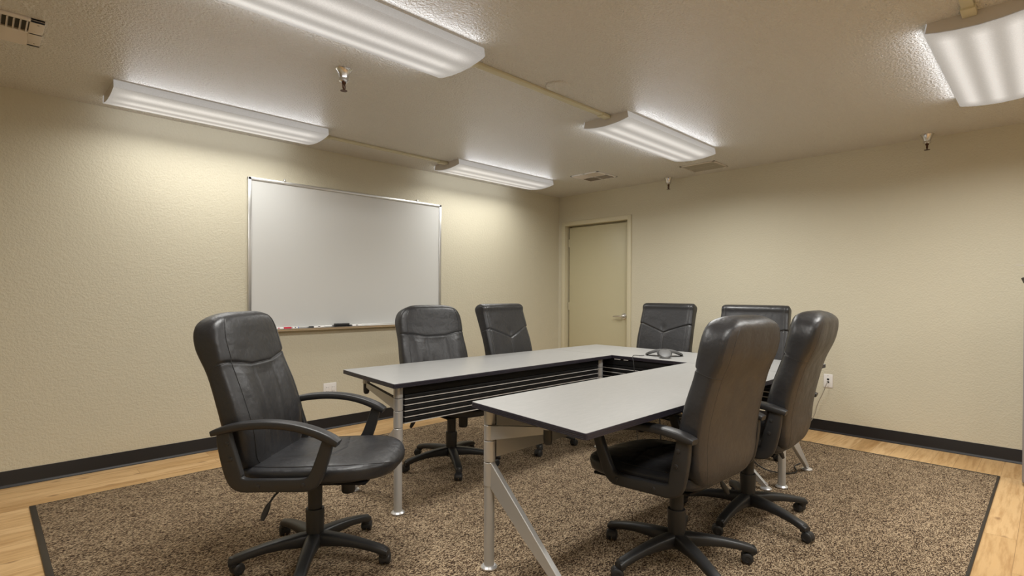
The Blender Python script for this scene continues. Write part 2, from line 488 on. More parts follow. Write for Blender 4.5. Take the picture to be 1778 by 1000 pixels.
def marker(x0, xc, x1, capm, label, cap_first=True, dy=-.038):
    """body from xc to x1, cap from x0 to xc"""
    r = empty('dry_erase_marker', ((x0 + x1) / 2, WY + dy, TZ + .0095)); c = (x0 + x1) / 2
    R_ = Matrix.Rotation(radians(90), 4, 'Y')
    def seg(a, b, ra, rb): 
        g = G(); g.lathe([(.001, a - c), (ra, a - c + .001), (rb, b - c - .001), (.001, b - c)], n=14, mtx=R_); return g
    lo, hi = min(xc, x1), max(xc, x1)
    seg(lo, hi, .0085, .0085).build('marker_body', M['white'], r)
    lo, hi = min(xc, x0), max(xc, x0)
    seg(lo, hi, .0094, .0094).build('marker_cap', capm, r)
    g = G(); g.box(min(xc, x1) * .6 + max(xc, x1) * .4 - c, min(xc, x1) * .4 + max(xc, x1) * .6 - c, -.0089, -.004, .0, .006); 
    g.build('marker_print', M['black'] if capm is not M['red'] else M['red'], r)
    tag(r, label, 'marker', 'dry erase markers on the whiteboard tray')
    return r
marker(1.845, 1.782, 1.70, M['red'], 'white marker with a red cap at the left end of the whiteboard tray')
marker(1.905, 1.900, 1.853, M['blue'], 'short white and blue marker lying beside the red cap on the tray')
marker(1.995, 2.036, 2.128, M['black'], 'white marker with a black cap left of the eraser on the tray')
marker(2.372, 2.392, 2.485, M['black'], 'white marker with a thin black tip right of the eraser on the tray')
marker(2.888, 2.912, 2.990, M['blue'], 'marker with blue cap at the right of the tray, partly behind a chair')
er = empty('board_eraser', (2.292, WY - .042, TZ + .0015))
G().box(-.068, .068, -.022, .022, .0, .014, bev=.002).build('felt_pad', M['black_matte'], er)
G().box(-.066, .066, -.021, .021, .0135, .032, bev=.005, seg=3).build('eraser_grip', M['black'], er)
tag(er, 'black felt eraser on the whiteboard tray between the markers', 'eraser')

# ------------------------------------------------------------------ wall plates
def duplex(parent, cx, cz):
    g = G(); g.box(cx - .017, cx + .017, -.0075, -.004, cz - .033, cz + .033, bev=.003)
    rc = g.build('receptacle', M['white'], parent)
    for dz in (-.018, .018):
        g = G()
        g.box(cx - .0085, cx - .0060, -.0082, -.006, cz + dz - .001, cz + dz + .008)
        g.box(cx + .0055, cx + .0080, -.0082, -.006, cz + dz - .001, cz + dz + .007)
        g.lathe([(.0035, -.0082), (.0035, -.006)], (cx, 0, cz + dz - .008), 10, mtx=Matrix.Rotation(radians(90), 4, 'X') @ Matrix.Translation((0, 0, 0)))
        g.build('socket', M['screen_ink'], rc)
p = empty('wall_outlet', (2.203, YW, .350))
G().box(-.061, .061, -.006, 0, -.058, .058, bev=.004, seg=3).build('cover_plate', M['white'], p)
for cx in (-.028, .028): duplex(p, cx, 0)
tag(p, 'white double wall outlet low on the left wall under the whiteboard', 'outlet')
p = empty('data_outlet', (XW, 1.401, .451)); p.rotation_euler.z = radians(-90)
G().box(-.036, .036, -.006, 0, -.059, .059, bev=.004, seg=3).build('cover_plate', M['white'], p)
for z in (.014, -.010):
    G().box(-.009, .009, -.0075, -.004, z - .008, z + .008, bev=.001).build('jack', M['screen_ink'], p)
for z in (-.046, .046):
    g = G(); g.lathe([(.001, 0), (.003, .001), (.003, .002)], (0, -.0068, z), 10, mtx=Matrix.Rotation(radians(90), 4, 'X'))
    g.build('screw', M['vent_mid'], p)
tag(p, 'white data wall plate low on the right wall with a cable plugged in', 'outlet')

# ------------------------------------------------------------------ tables
TT = .728; TH = .024
def column_parts(parent, x, y, out):
    """silver leg column with stacked collars; out = unit vector (2D) toward the outer table edge"""
    ox, oy = out
    col = G()
    col.lathe([(.001, .0), (.0225, .0), (.0225, .357), (.001, .357)], (x, y, .015), 32)
    z = .375
    for z0, z1 in ((.370, .472), (.475, .565), (.568, .633), (.636, TT - TH)):
        col.lathe([(.001, z0), (.0235, z0), (.0250, z0 + .002), (.0250, z1 - .002), (.0235, z1), (.001, z1)], (x, y, 0), 32)
    c = col.build('leg', M['silver'], parent)
    g = G(); g.lathe([(.001, 0), (.030, 0), (.036, .004), (.036, .009), (.028, .016), (.001, .017)], (x, y, RZ), 32)
    g.build('foot', M['silver_light'], c)
    # slanted brace
    side = Vector((oy, -ox, 0)); O = Vector((x, y, 0)); D = Vector((ox, oy, 0))
    b = O + D * .480
    rg = []
    for sA, zA, sD, zD in ((.012, .482, .012, .368), (.20, .308, .20, .218), (.492, .036, .466, .022)):
        top, bot = O + D * sA + Vector((0, 0, zA)), O + D * sD + Vector((0, 0, zD)); e = (top - bot).normalized() * .003
        rg.append([top - side * .0095, top + side * .0095, top + side * .0125 - e, bot + side * .0125 + e, bot + side * .0095, bot - side * .0095, bot - side * .0125 + e, top - side * .0125 - e])
    g = G(); g.rings(rg); br = g.build('brace', M['silver'], parent)
    f = (b.x, b.y)
    g = G(); g.lathe([(.001, 0), (.028, 0), (.034, .004), (.034, .009), (.026, .015), (.010, .019), (.009, .040), (.001, .041)], (f[0], f[1], RZ), 28)
    g.build('foot', M['silver_light'], br)
    # cantilever arm
    z0, z1 = .570, .631; L = .335
    a0 = Vector((x, y, 0)) + Vector((ox, oy, 0)) * .018; b0 = Vector((x, y, 0)) + Vector((ox, oy, 0)) * L
    g = G()
    rg = []
    for q, lo, hi, w in ((a0, z0, z1, .013), (b0, .655, .682, .010)):
        rg.append([q + side * w + Vector((0, 0, lo)), q + side * w + Vector((0, 0, hi)), q - side * w + Vector((0, 0, hi)), q - side * w + Vector((0, 0, lo))])
    g.rings(rg)
    g.lathe([(.001, .674), (.020, .674), (.021, .677), (.021, TT - TH - .012), (.018, TT - TH), (.001, TT - TH)], (b0.x, b0.y, 0), 24)
    ar = g.build('support_arm', M['silver'], parent)
    g = G(); g.lathe([(.001, .612), (.010, .613), (.0160, .621), (.0175, .635), (.0175, .6745), (.001, .6745)], (b0.x, b0.y, 0), 20)
    g.build('knob', M['black'], ar)
def rounded_poly(cs, r, n=6):
    out = []
    m = len(cs)
    for i in range(m):
        p, a, b = Vector(cs[i]), Vector(cs[i - 1]), Vector(cs[(i + 1) % m])
        da, db = (a - p).normalized(), (b - p).normalized()
        s, e = p + da * r, p + db * r
        for k in range(n + 1):
            t = k / n
            out.append((s * (1 - t) ** 2 + p * 2 * t * (1 - t) + e * t * t))
    return out
def table(name, corners, cols, out, panel, label):
    cx = sum(c[0] for c in corners) / 4; cy = sum(c[1] for c in corners) / 4
    r = empty(name, (cx, cy, RZ)); r['_'] = 0; del r['_']
    off = Vector((cx, cy, RZ))
    L = lambda o: setattr(o, 'location', -off)
    poly = rounded_poly(corners, .012)
    # top: laminate face + banded edge with fine grooves
    g = G()
    prof = [(0, TT - TH), (.0015, TT - TH + .001), (.0015, TT - TH + .005), (.0, TT - TH + .006), (.0015, TT - TH + .007), (.0015, TT - TH + .011), (0, TT - TH + .012),
            (.0015, TT - TH + .013), (.0015, TT - TH + .017), (0, TT - TH + .018), (.0015, TT - TH + .019), (.0015, TT - .0025), (.0, TT - .0002)]
    c2 = Vector((cx, cy))
    def scaled(d):
        res = []
        m = len(poly)
        for i in range(m):
            t = (poly[(i + 1) % m] - poly[i - 1]).normalized(); nrm = Vector((t.y, -t.x))
            if nrm.dot(poly[i] - c2) < 0: nrm = -nrm
            res.append(poly[i] + nrm * d)
        return res
    g.rings([[Vector((q.x, q.y, z)) for q in scaled(d)] for d, z in prof])
    eb = g.build('edge_band', M['edge'], None)
    g = G(); g.rings([[Vector((q.x, q.y, z)) for q in scaled(-.0005)] for z in (TT - .002, TT + .0004)])
    tp = g.build('tabletop', M['laminate'], r); L(tp); eb.parent = tp
    for x, y in cols:
        column_parts(r, x, y, out)
    # modesty panel between the columns: louvred black inside, silver skin outside
    (xa, ya), (xb, yb) = cols
    d = Vector((xb - xa, yb - ya, 0)); ln = d.length; d.normalize()
    nin = Vector((-out[0], -out[1], 0))
    o0 = Vector((xa, ya, 0)) + d * .03
    def bx(g, s0, s1, t0, t1, z0, z1, **k):
        mt = Matrix((( d.x, nin.x, 0, o0.x), (d.y, nin.y, 0, o0.y), (0, 0, 1, 0), (0, 0, 0, 1)))
        g.box(s0, s1, t0, t1, z0, z1, mtx=mt, **k)
    ln -= .06
    g = G(); bx(g, 0, ln, -.012, -.009, .490, .700); pn = g.build('modesty_panel', M['silver'], r); L(pn)
    g = G(); bx(g, 0, ln, -.008, .012, .652, .700, bev=.002)
    bx(g, 0, ln, -.0085, -.0005, .490, .652)
    o = g.build('cable_trough', M['panel_black'], r); L(o)
    for k in range(5):
        z = .492 + k * .0325
        g = G(); bx(g, .004, ln - .004, .0, .012, z + .004, z + .026, bev=.003)
        o = g.build('louver', M['panel_black'], pn)
        g = G(); bx(g, .004, ln - .004, .0, .0145, z, z + .0045)
        o2 = g.build('louver_lip', M['louver_lip'], pn)
    # underside frame rail
    g = G()
    zz = TT - TH - .004
    bx(g, 0, ln, -.05, -.03, TT - TH - .022, TT - TH - .001)
    o = g.build('frame_rail', M['black_matte'], r); L(o)
    for ch in list(r.children):
        if ch.name.split('.')[0] in ('leg', 'brace', 'support_arm'): L(ch)
    tag(r, label, 'table', 'grey laminate conference tables')
    return r
TL = table('conference_table', [(1.528, 2.405), (3.500, 2.425), (3.500, 3.055), (1.595, 3.085)], [(1.609, 2.492), (3.430, 2.492)], (0, 1), 0,
      'grey laminate table with black louvred panel below, in front of the whiteboard wall')
table('conference_table', [(1.455, 1.112), (3.500, 1.112), (3.500, 1.798), (1.528, 1.790)], [(1.574, 1.722), (3.430, 1.722)], (0, -1), 0,
      'grey laminate table in the foreground, its corner pointing at the viewer')
TX = table('conference_table', [(3.503, 1.112), (4.150, 1.112), (4.150, 3.055), (3.503, 3.055)], [(3.535, 1.186), (3.535, 2.93)], (1, 0), 0,
      'grey laminate table at the far end with the conference phone on it')
for T_, b in ((TL, (2.742, 2.765, 2.470, 2.478)), (TL, (2.845, 2.935, 2.470, 2.478)), (TX, (3.508, 3.516, 2.355, 2.41)), (TX, (3.508, 3.516, 2.285, 2.325))):
    o = G().box(*b, .696, .703, bev=.0015).build('cable_clip', M['white'], T_); o.location = -T_.location
# conference phone
def phone():
    r = empty('conference_phone', (3.715, 2.095, TT + .0012), radians(92))
    rg = []
    n = 72
    def rad(a):                         # three-lobed outline
        c = (cos(3 * a) + 1) / 2
        return .040 + .118 * c ** 1.3
    def hz(u, a):                       # arched arms: high hub, drooping tips
        c = (cos(3 * a) + 1) / 2
        rr = u * rad(a)
        return .058 - 1.75 * rr * rr - .004 * u ** 6
    levels = [.06, .2, .35, .5, .65, .78, .88, .95, 1.0]
    for u in levels: rg.append([Vector((u * rad(2 * pi * k / n) * cos(2 * pi * k / n), u * rad(2 * pi * k / n) * sin(2 * pi * k / n), hz(u, 2 * pi * k / n))) for k in range(n)])
    def low(a, u):
        c = (cos(3 * a) + 1) / 2; rr = u * rad(a)
        return max(0.0, hz(u, a) - .014) if rr > .05 else 0.002
    for u in (1.0, .95, .85, .7, .55, .42, .3, .06):
        rg.append([Vector((u * rad(2 * pi * k / n) * cos(2 * pi * k / n), u * rad(2 * pi * k / n) * sin(2 * pi * k / n), low(2 * pi * k / n, u))) for k in range(n)])
    g = G(); g.rings(rg); g.build('phone_body', M['phone'], r, sharp=60)
    for j in range(3):
        a = 2 * pi * j / 3
        g = G(); g.lathe([(.001, 0), (.009, 0), (.009, .006), (.007, .012), (.001, .012)], (cos(a) * .146, sin(a) * .146, 0), 12)
        g.build('rubber_foot', M['black'], r)
    g = G(); g.box(-.022, .022, -.024, .024, .0555, .0580, bev=.001); g.build('keypad', M['phone_grille'], r)
    tag(r, 'dark grey three-legged conference phone on the far table', 'phone')
phone()
g = G(); g.tube([(3.60, 2.20, TT + .010), (3.585, 2.21, TT + .006), (3.54, 2.255, TT + .012), (3.490, 2.235, TT + .006), (3.478, 2.215, TT - .04), (3.470, 2.20, .56), (3.44, 2.17, .30), (3.40, 2.12, .05), (3.3, 2.05, RZ + .004)], .0026, 8, smooth=3)
tag(g.build('phone_cord', M['cable']), 'thin dark cord of the phone dropping over the inner table edge', 'cord')

# wall cable down to the floor and its loops under the table
g = G(); g.tube([(XW - .008, 1.401, .443), (XW - .03, 1.405, .435), (XW - .035, 1.425, .36), (XW - .022, 1.48, .24), (XW - .020, 1.50, .13), (XW - .05, 1.56, .02), (5.05, 1.68, .004), (4.85, 1.75, .010), (4.78, 1.76, RZ + .004), (4.5, 1.72, RZ + .004), (4.2, 1.62, RZ + .004), (4.1, 1.5, RZ + .004)], .0028, 8, smooth=3)
tag(g.build('wall_cable', M['cable_grey']), 'thin grey cable hanging from the data plate on the right wall', 'cable')
g = G(); g.tube([(4.12, 1.26, RZ + .006), (4.02, 1.205 + .07, RZ + .006), (3.90, 1.20, RZ + .006), (3.80, 1.26, RZ + .006), (3.74, 1.38, RZ + .02), (3.78, 1.50, .10), (3.86, 1.58, .30), (3.92, 1.62, .60), (3.95, 1.65, .70)], .0042, 8, smooth=3)
tag(g.build('power_cable', M['cable']), 'black cable looping on the rug under the far table beside the chair wheel', 'cable')
g = G(); g.tube([(3.05, 1.755, TT - TH - .002), (3.055, 1.765, .62), (3.068, 1.77, .5), (3.09, 1.765, .30), (3.11, 1.77, .10), (3.16, 1.80, RZ + .005)], .004, 8, smooth=3)
tag(g.build('hanging_cable', M['cable']), 'black cable hanging from the inner edge of the foreground table', 'cable')

# ------------------------------------------------------------------ chairs
def sgnp(v, e): return math.copysign(abs(v) ** e, v)
def path_eval(keys, t):
    """smooth interpolation through keys [(t, a, b, ...)] (Catmull-Rom)"""
    n = len(keys)
    k = 0
    while k < n - 2 and t > keys[k + 1][0]: k += 1
    a, b = keys[k], keys[k + 1]
    u = (t - a[0]) / (b[0] - a[0]); h = b[0] - a[0]
    out = []
    for j in range(1, len(a)):
        pa = keys[k - 1] if k > 0 else a; nb = keys[k + 2] if k < n - 2 else b
        m0 = (b[j] - pa[j]) / (b[0] - pa[0]); m1 = (nb[j] - a[j]) / (nb[0] - a[0])
        out.append((2*u**3-3*u**2+1)*a[j] + (u**3-2*u**2+u)*h*m0 + (-2*u**3+3*u**2)*b[j] + (u**3-u**2)*h*m1)
    return out
class Cushion:
    """upholstered slab: centre path in the YZ plane, half width, half thickness, seams and pads on the front face"""
    def __init__(s, keys, ex, seams, disp, nr=110, na=112, endp=(2.6, 2.6), endr=(.10, .10), ethick=(.035, .035)):
        s.k = keys; s.ex = ex; s.seams = seams; s.disp = disp; s.nr = nr; s.na = na
        s.endp, s.endr, s.ethick = endp, endr, ethick
        # arc length table
        pts = [path_eval(keys, i / 200) for i in range(201)]; L = [0]
        for a, b in zip(pts, pts[1:]): L.append(L[-1] + math.hypot(b[0] - a[0], b[1] - a[1]))
        s.len = L[-1]
    def frame(s, t):
        y, z, w, d = path_eval(s.k, t)
        e = 1e-3; a = path_eval(s.k, max(0, t - e)); b = path_eval(s.k, min(1, t + e))
        ty, tz = b[0] - a[0], b[1] - a[1]; n = math.hypot(ty, tz); ty, tz = ty / n, tz / n
        l0, l1 = t * s.len, (1 - t) * s.len
        wf = df = 1.0
        for l, p, r, th in ((l0, s.endp[0], s.endr[0], s.ethick[0]), (l1, s.endp[1], s.endr[1], s.ethick[1])):
            if l < r:
                q = 1 - l / r; wf = min(wf, 1 - (r / w) * (1 - (max(0, 1 - q ** p)) ** (1 / p)))
            if l < th:
                q = 1 - l / th; df *= max(.02, 1 - q ** 2.2) ** (1 / 2.2)
        return y, z, w * wf, d * df, ty, tz
    def point(s, t, x=None, ang=None, lift=0.0, front=True):
        y, z, w, d, ty, tz = s.frame(t)
        ny, nz = tz, -ty                 # normal: +Y for a path that climbs
        if ang is None:
            c = max(-1, min(1, x / w)); ca = sgnp(c, s.ex / 2); sa = sqrt(max(0, 1 - ca * ca)) * (1 if front else -1)
            ex = c; ey = sgnp(sa, 2 / s.ex)
        else:
            ex = sgnp(cos(ang), 2 / s.ex); ey = sgnp(sin(ang), 2 / s.ex)
        xx = ex * w
        o = d * ey
        if ey > 0:
            o += s.disp(t, xx, w) * min(1, ey * 1.4) * min(1, d / .03)
            for f in s.seams:
                o -= f(t, xx, w) * .0045 * min(1, ey * 2)
        return Vector((xx, y + ny * (o + lift), z + nz * (o + lift)))
    def mesh(s):
        half = s.na // 2; A = []
        for j in range(s.na):                      # angles spread so the faces are evenly sampled
            c = cos(2 * pi * j / s.na); a = math.acos(max(-1, min(1, sgnp(c, s.ex / 2))))
            A.append(a if j <= half else 2 * pi - a)
        rg = [[s.point(i / s.nr, ang=a) for a in A] for i in range(s.nr + 1)]
        g = G(); g.rings(rg); return g
def gv(d, w=.006): return math.exp(-(d / w) ** 2)

# --- round-topped chair
keysA = [(0, -.186, .425, .225, .050), (.12, -.206, .50, .252, .060), (.28, -.216, .62, .268, .065), (.45, -.244, .74, .270, .062), (.62, -.288, .87, .262, .058), (.78, -.326, .975, .262, .068), (.9, -.345, 1.055, .262, .068), (1.0, -.356, 1.106, .255, .056)]
def seamA(x, w):
    u = max(0, (abs(x) - .085) / .135)
    return .612 + .036 * u ** .9 if u > 0 else .612
def dispA(t, x, w):
    u = (t - seamA(x, w)) / .05
    pad = .007 / (1 + math.exp(-u * 4))                      # padded headrest above the seam
    low = 0
    if u < 0:
        f = min(1, max(0, (t - .05) / .15)) * min(1, -u * .8)
        low = f * (.008 * math.exp(-((abs(x) - .165) / .05) ** 2) - .006 * math.exp(-(x / .07) ** 2))
        low += f * .0035 * (math.exp(-((x - .045 - .05 * (t - .3)) / .010) ** 2) + .8 * math.exp(-((x + .03 + .09 * (t - .2)) / .009) ** 2) + .7 * math.exp(-((x - .15 + .12 * (t - .3)) / .012) ** 2)) * math.exp(-((t - .32) / .16) ** 2)
    return pad + low
def vseamA(t, x, w): return gv(abs(x) - (.088 - .02 * (t - .3)), .005) * (1 if t < .60 else 0) * min(1, max(0, (t - .04) / .05))
def hseamA(t, x, w): return gv((t - seamA(x, w)) * .71, .005) * 1.5
backA = Cushion(keysA, 4.2, [vseamA, hseamA], dispA, endp=(2.4, 2.15), endr=(.12, .17), ethick=(.045, .055), nr=210, na=144)
# --- square-topped chair
keysB = [(0, -.19, .425, .245, .042), (.12, -.21, .50, .262, .046), (.3, -.212, .63, .270, .048), (.5, -.24, .78, .272, .044), (.7, -.285, .91, .266, .046), (.86, -.325, 1.02, .262, .052), (.95, -.345, 1.075, .262, .052), (1.0, -.358, 1.108, .260, .046)]
def seamB(x): return .565 + .125 * min(1, abs(x) / .235) 
def dispB(t, x, w):
    u = (t - seamB(x)) / .018
    return .008 / (1 + math.exp(-u * 3)) + .010 * math.exp(-((t - .93) / .035) ** 2) - .010 * math.exp(-(x / .03) ** 2 - ((t - .62) / .06) ** 2) + (.006 * math.exp(-((abs(x) - .11) / .07) ** 2) if t < seamB(x) else 0)
def vseamB(t, x, w): return gv(x, .006) * (1 if t < .555 else 0) * 1.3 + gv(abs(x) - .225, .004) * .5
def hseamB(t, x, w): return gv((t - seamB(x)) * .71, .006) * 1.8
backB = Cushion(keysB, 6.5, [vseamB, hseamB], dispB, endp=(2.6, 2.4), endr=(.08, .035), ethick=(.04, .045), nr=200, na=144)
# --- seat: path runs back -> front, normal comes out upward
keysS = [(0, -.232, .452, .235, .036), (.15, -.13, .446, .252, .042), (.4, .03, .445, .262, .044), (.65, .18, .449, .262, .044), (.85, .30, .448, .250, .042), (1.0, .390, .432, .225, .034)]
def dispS(t, x, w): 
    return .006 * math.exp(-((t - .45) / .25) ** 2) * (1 - (x / .26) ** 2) - .010 * math.exp(-((t - .38) / .18) ** 2 - (x / .10) ** 2)
def sS1(t, x, w): return gv((t - (.60 - .10 * abs(x) / .2)) * .61, .005) * (1 if abs(x) < .20 else 0)
def sS2(t, x, w): return gv(abs(x) - .10, .005) * (1 if .05 < t < .60 else 0)
def sS3(t, x, w): return 0
class Seat(Cushion):
    def point(s, t, x=None, ang=None, lift=0.0, front=True):
        y, z, w, d, ty, tz = s.frame(t)
        p = Cushion.point(s, t, x, ang, lift, front)
        # path goes +Y, its right-hand normal points down: mirror so the worked face looks up
        cy, cz = y, z
        return Vector((p.x, 2 * cy - p.y, 2 * cz - p.z))
seatA = Seat(keysS, 4.0, [sS1, sS2], dispS, endp=(2.4, 2.2), endr=(.06, .20), ethick=(.035, .05), nr=100, na=100)

def star_base():
    g = G()
    for k in range(5):
        a = radians(72 * k)
        c, s_ = cos(a), sin(a)
        prof = superrect(14, 1, 1, 3.5)
        P = [(.015, .096), (.06, .098), (.13, .098), (.20, .092), (.27, .080), (.32, .068), (.344, .060)]
        Wd = [.032, .032, .029, .026, .024, .024, .020]; Hh = [.032, .029, .023, .019, .017, .017, .012]
        rg = []
        for (r_, z), w, h in zip(P, Wd, Hh):
            rg.append([Vector((c * r_ - s_ * u * w, s_ * r_ + c * u * w, z + v * h)) for u, v in prof])
        g.rings(rg)
        g.lathe([(.001, .044), (.0185, .044), (.0195, .050), (.0195, .072), (.014, .080), (.001, .081)], (c * .326, s_ * .326, 0), 16)
    g.lathe([(.001, .062), (.036, .062), (.044, .075), (.046, .095), (.042, .122), (.001, .124)], n=28)
    return g
def caster_mesh():
    g = G()
    g.lathe([(.001, .030), (.006, .030), (.006, .052), (.001, .052)], n=10)
    # hood over the wheels (swivel offset toward -x)
    n = 14; rg = []
    for w in (-.010, .010):
        ring = []
        for k in range(n + 1):
            a = radians(-20 + 200 * k / n); ring.append(Vector((-.018 + .026 * cos(a), w, .026 + .026 * sin(a))))
        for k in range(n, -1, -1):
            a = radians(-20 + 200 * k / n); ring.append(Vector((-.018 + .018 * cos(a), w, .026 + .018 * sin(a))))
        rg.append(ring)
    g.rings(rg)
    g.box(-.014, .007, -.008, .008, .030, .045, bev=.003)
    return g
def wheel_mesh(s):
    g = G(); m = Matrix.Rotation(radians(-90 * s), 4, 'X')
    g.lathe([(.001, .004), (.022, .004), (.0250, .007), (.0255, .014), (.0240, .021), (.019, .0245), (.012, .0255), (.011, .024), (.001, .024)], (-.018, 0, .0255), 24, mtx=m)
    return g
def arm_ribbon(path, xs, w, h, n=16, smooth=2, cap=True):
    """sweep a rounded-rectangle section along (y,z) path at given x; w = half width list/num (x), h = half thickness list/num"""
    P = [Vector((0, a, b)) for a, b in path]
    Hs = h if isinstance(h, list) else [h] * len(P)
    Ws = w if isinstance(w, list) else [w] * len(P)
    for _ in range(smooth):
        Q, H2, W2 = [P[0]], [Hs[0]], [Ws[0]]
        for i in range(len(P) - 1):
            for t in (.25, .75):
                Q.append(P[i].lerp(P[i + 1], t)); H2.append(Hs[i] * (1 - t) + Hs[i + 1] * t); W2.append(Ws[i] * (1 - t) + Ws[i + 1] * t)
        P, Hs, Ws = Q + [P[-1]], H2 + [Hs[-1]], W2 + [Ws[-1]]
    sec = superrect(n, 1, 1, 5); rg = []
    for i in range(len(P)):
        t = (P[min(i + 1, len(P) - 1)] - P[max(i - 1, 0)]).normalized(); nn = Vector((0, -t.z, t.y))
        rg.append([P[i] + Vector((xs + u * Ws[i], 0, 0)) + nn * (v * Hs[i]) for u, v in sec])
    return rg
def chair(kind):
    r = empty('office_chair')
    back = backA if kind == 'A' else backB
    # shell behind + cushion in front share one closed form
    b = back.mesh().build('backrest', [M['leather'], M['vinyl_back']], r, sharp=60)
    # rear face in brown-black vinyl
    me = b.data
    for p in me.polygons:
        y, z, w, d, ty, tz = 0, 0, 0, 0, 0, 0
        if p.normal.y < -.80: p.material_index = 1
    # welts
    hs = (lambda x: seamA(x, .2)) if kind == 'A' else seamB
    g = G(); N = 48; xm = .226 if kind == 'A' else .240
    pts = [back.point(hs(-xm + 2 * xm * i / N), x=-xm + 2 * xm * i / N, lift=.0008) for i in range(N + 1)]
    g.tube(pts, .0016 if kind == 'A' else .0026, 6)
    if kind == 'A':
        for s in (-1, 1):
            g.tube([back.point(t, x=s * (.088 - .02 * (t - .3)), lift=.0) for t in [.05 + .56 * i / 30 for i in range(31)]], .0012, 6)
    else:
        g.tube([back.point(t, x=0, lift=.0) for t in [.05 + .51 * i / 30 for i in range(31)]], .0020, 6)
    # side welts following the front edge
    for s in (-1, 1):
        ts = [.04 + .90 * i / 50 for i in range(51)]
        g.tube([back.point(t, ang=(radians(50) if s > 0 else radians(130)), lift=.0006) for t in ts], .0016, 6)
        g.tube([back.point(t, ang=(radians(-52) if s > 0 else radians(-128)), lift=.0006) for t in ts], .0014, 6)
        # short cross seam on the side gusset
        t0 = hs(.225)
        g.tube([back.point(t0 - .002, ang=a if s > 0 else pi - a, lift=0) for a in [radians(45 - 95 * i / 14) for i in range(15)]], .0014, 6)
    g.build('piping', M['welt_highlight'] if kind == 'B' else M['welt_dark'], b)
    st = seatA.mesh().build('seat', M['leather'], r, sharp=60)
    g = G(); ts = [.05 + .93 * i / 50 for i in range(51)]
    for s in (-1, 1):
        g.tube([seatA.point(t, ang=(radians(38) if s > 0 else radians(142)), lift=.0006) for t in ts], .0017, 6)
        g.tube([seatA.point(t, x=s * .10, lift=0) for t in [.06 + .53 * i / 20 for i in range(21)]], .0012, 6)
    g.tube([seatA.point(.60 - .10 * abs(x) / .2, x=x, lift=0) for x in [-.2 + .4 * i / 30 for i in range(31)]], .0012, 6)
    g.build('piping', M['welt_dark'], st)
    # pan and mechanism
    g = G(); g.box(-.215, .215, -.19, .30, .398, .412, bev=.006); g.build('seat_pan', M['black_matte'], r)
    g = G(); g.box(-.075, .075, -.11, .13, .368, .399, bev=.006); g.box(-.045, .045, -.06, .12, .348, .370, bev=.006)
    g.lathe([(.001, .296), (.026, .296), (.030, .302), (.031, .372), (.001, .372)], (0, .150, 0), 20)
    mc = g.build('tilt_mechanism', M['black'], r)
    g = G(); g.tube([(.07, -.03, .385), (.15, -.05, .382), (.21, -.075, .366), (.235, -.09, .335)], .0045, 8, smooth=2)
    g.tube([(.234, -.089, .338), (.240, -.094, .322), (.252, -.102, .297), (.260, -.108, .276)], [.006, .012, .013, .008], 12, sx=.55)
    g.build('height_lever', M['black'], mc)
    # gas lift
    g = G(); g.lathe([(.001, .20), (.0295, .20), (.0315, .36), (.001, .362)], n=28)
    g.lathe([(.001, .085), (.036, .085), (.040, .225), (.038, .232), (.001, .233)], n=28)
    g.build('gas_lift', M['black'], r)
    star_base().build('star_base', M['black'], r, sharp=50)
    cm = caster_mesh().build('caster', M['black'], r)
    w1 = wheel_mesh(1).build('wheel', M['black'], cm); w2_ = wheel_mesh(-1).build('wheel', M['black'], cm)
    for k in range(5):
        c = cm if k == 0 else copy_tree(cm, r)
        a = radians(72 * k); c.location = (cos(a) * .326, sin(a) * .326, 0)
        c.rotation_euler.z = a + random.uniform(-2.5, 2.5)
    # arms
    for s in (-1, 1):
        X = s * .303
        fr = G()
        fr.rings(arm_ribbon([(-.228, .655), (-.222, .60), (-.205, .53), (-.190, .475), (-.180, .447), (-.150, .433), (-.10, .433), (0, .433), (.08, .433), (.115, .438), (.138, .462), (.165, .53), (.188, .60)],
                            X, [.0155] * 13, [.026, .031, .035, .035, .031, .027, .025, .025, .025, .028, .027, .025, .022]))
        f = fr.build('arm_frame', M['black'], r, sharp=45)
        for (yy, zz) in ((-.208, .60), (-.196, .54), (-.09, .433), (.09, .437)):
            g = G(); g.lathe([(.001, .0), (.009, .0), (.008, .003), (.001, .0045)], (X + s * .0150, yy, zz), 14, mtx=Matrix.Rotation(radians(90 * s), 4, 'Y'))
            g.build('bolt', M['black'], f)
        ar = G()
        ar.rings(arm_ribbon([(-.272, .640), (-.25, .647), (-.20, .660), (-.12, .671), (-.03, .673), (.06, .663), (.14, .640), (.20, .612), (.230, .594)],
                            X, [.022, .027, .030, .030, .029, .028, .028, .028, .024], [.011, .014, .0155, .0155, .0155, .0155, .016, .017, .014]))
        ar.build('armrest', M['black'], r, sharp=45)
    return r
PLACE = [
 ('A', 1.068, 2.320, -47.9, 18, 'black leather office chair in the left foreground, turned sideways, its seat fully in view'),
 ('A', 2.225, 1.190, 87.5, 22, 'black office chair nearest the right foreground, seen from behind, pushed under the front table'),
 ('A', 2.945, 1.160, 94.2, 36, 'black office chair seen from behind, farther along the front table toward the data outlet'),
 ('A', 2.345, 2.960, -97, 24, 'black round-topped chair behind the left table, overlapping the right end of the whiteboard'),
 ('B', 3.125, 2.925, -83, 18, 'black square-topped chair with a V seam, between whiteboard and door'),
 ('B', 4.38, 2.60, 182, 50, 'black square-topped chair with a V seam directly behind the conference phone'),
 ('B', 4.20, 1.70, 186, 29, 'black square-topped chair at the far table, mostly hidden behind a round-topped chair'),
]
proto = {}
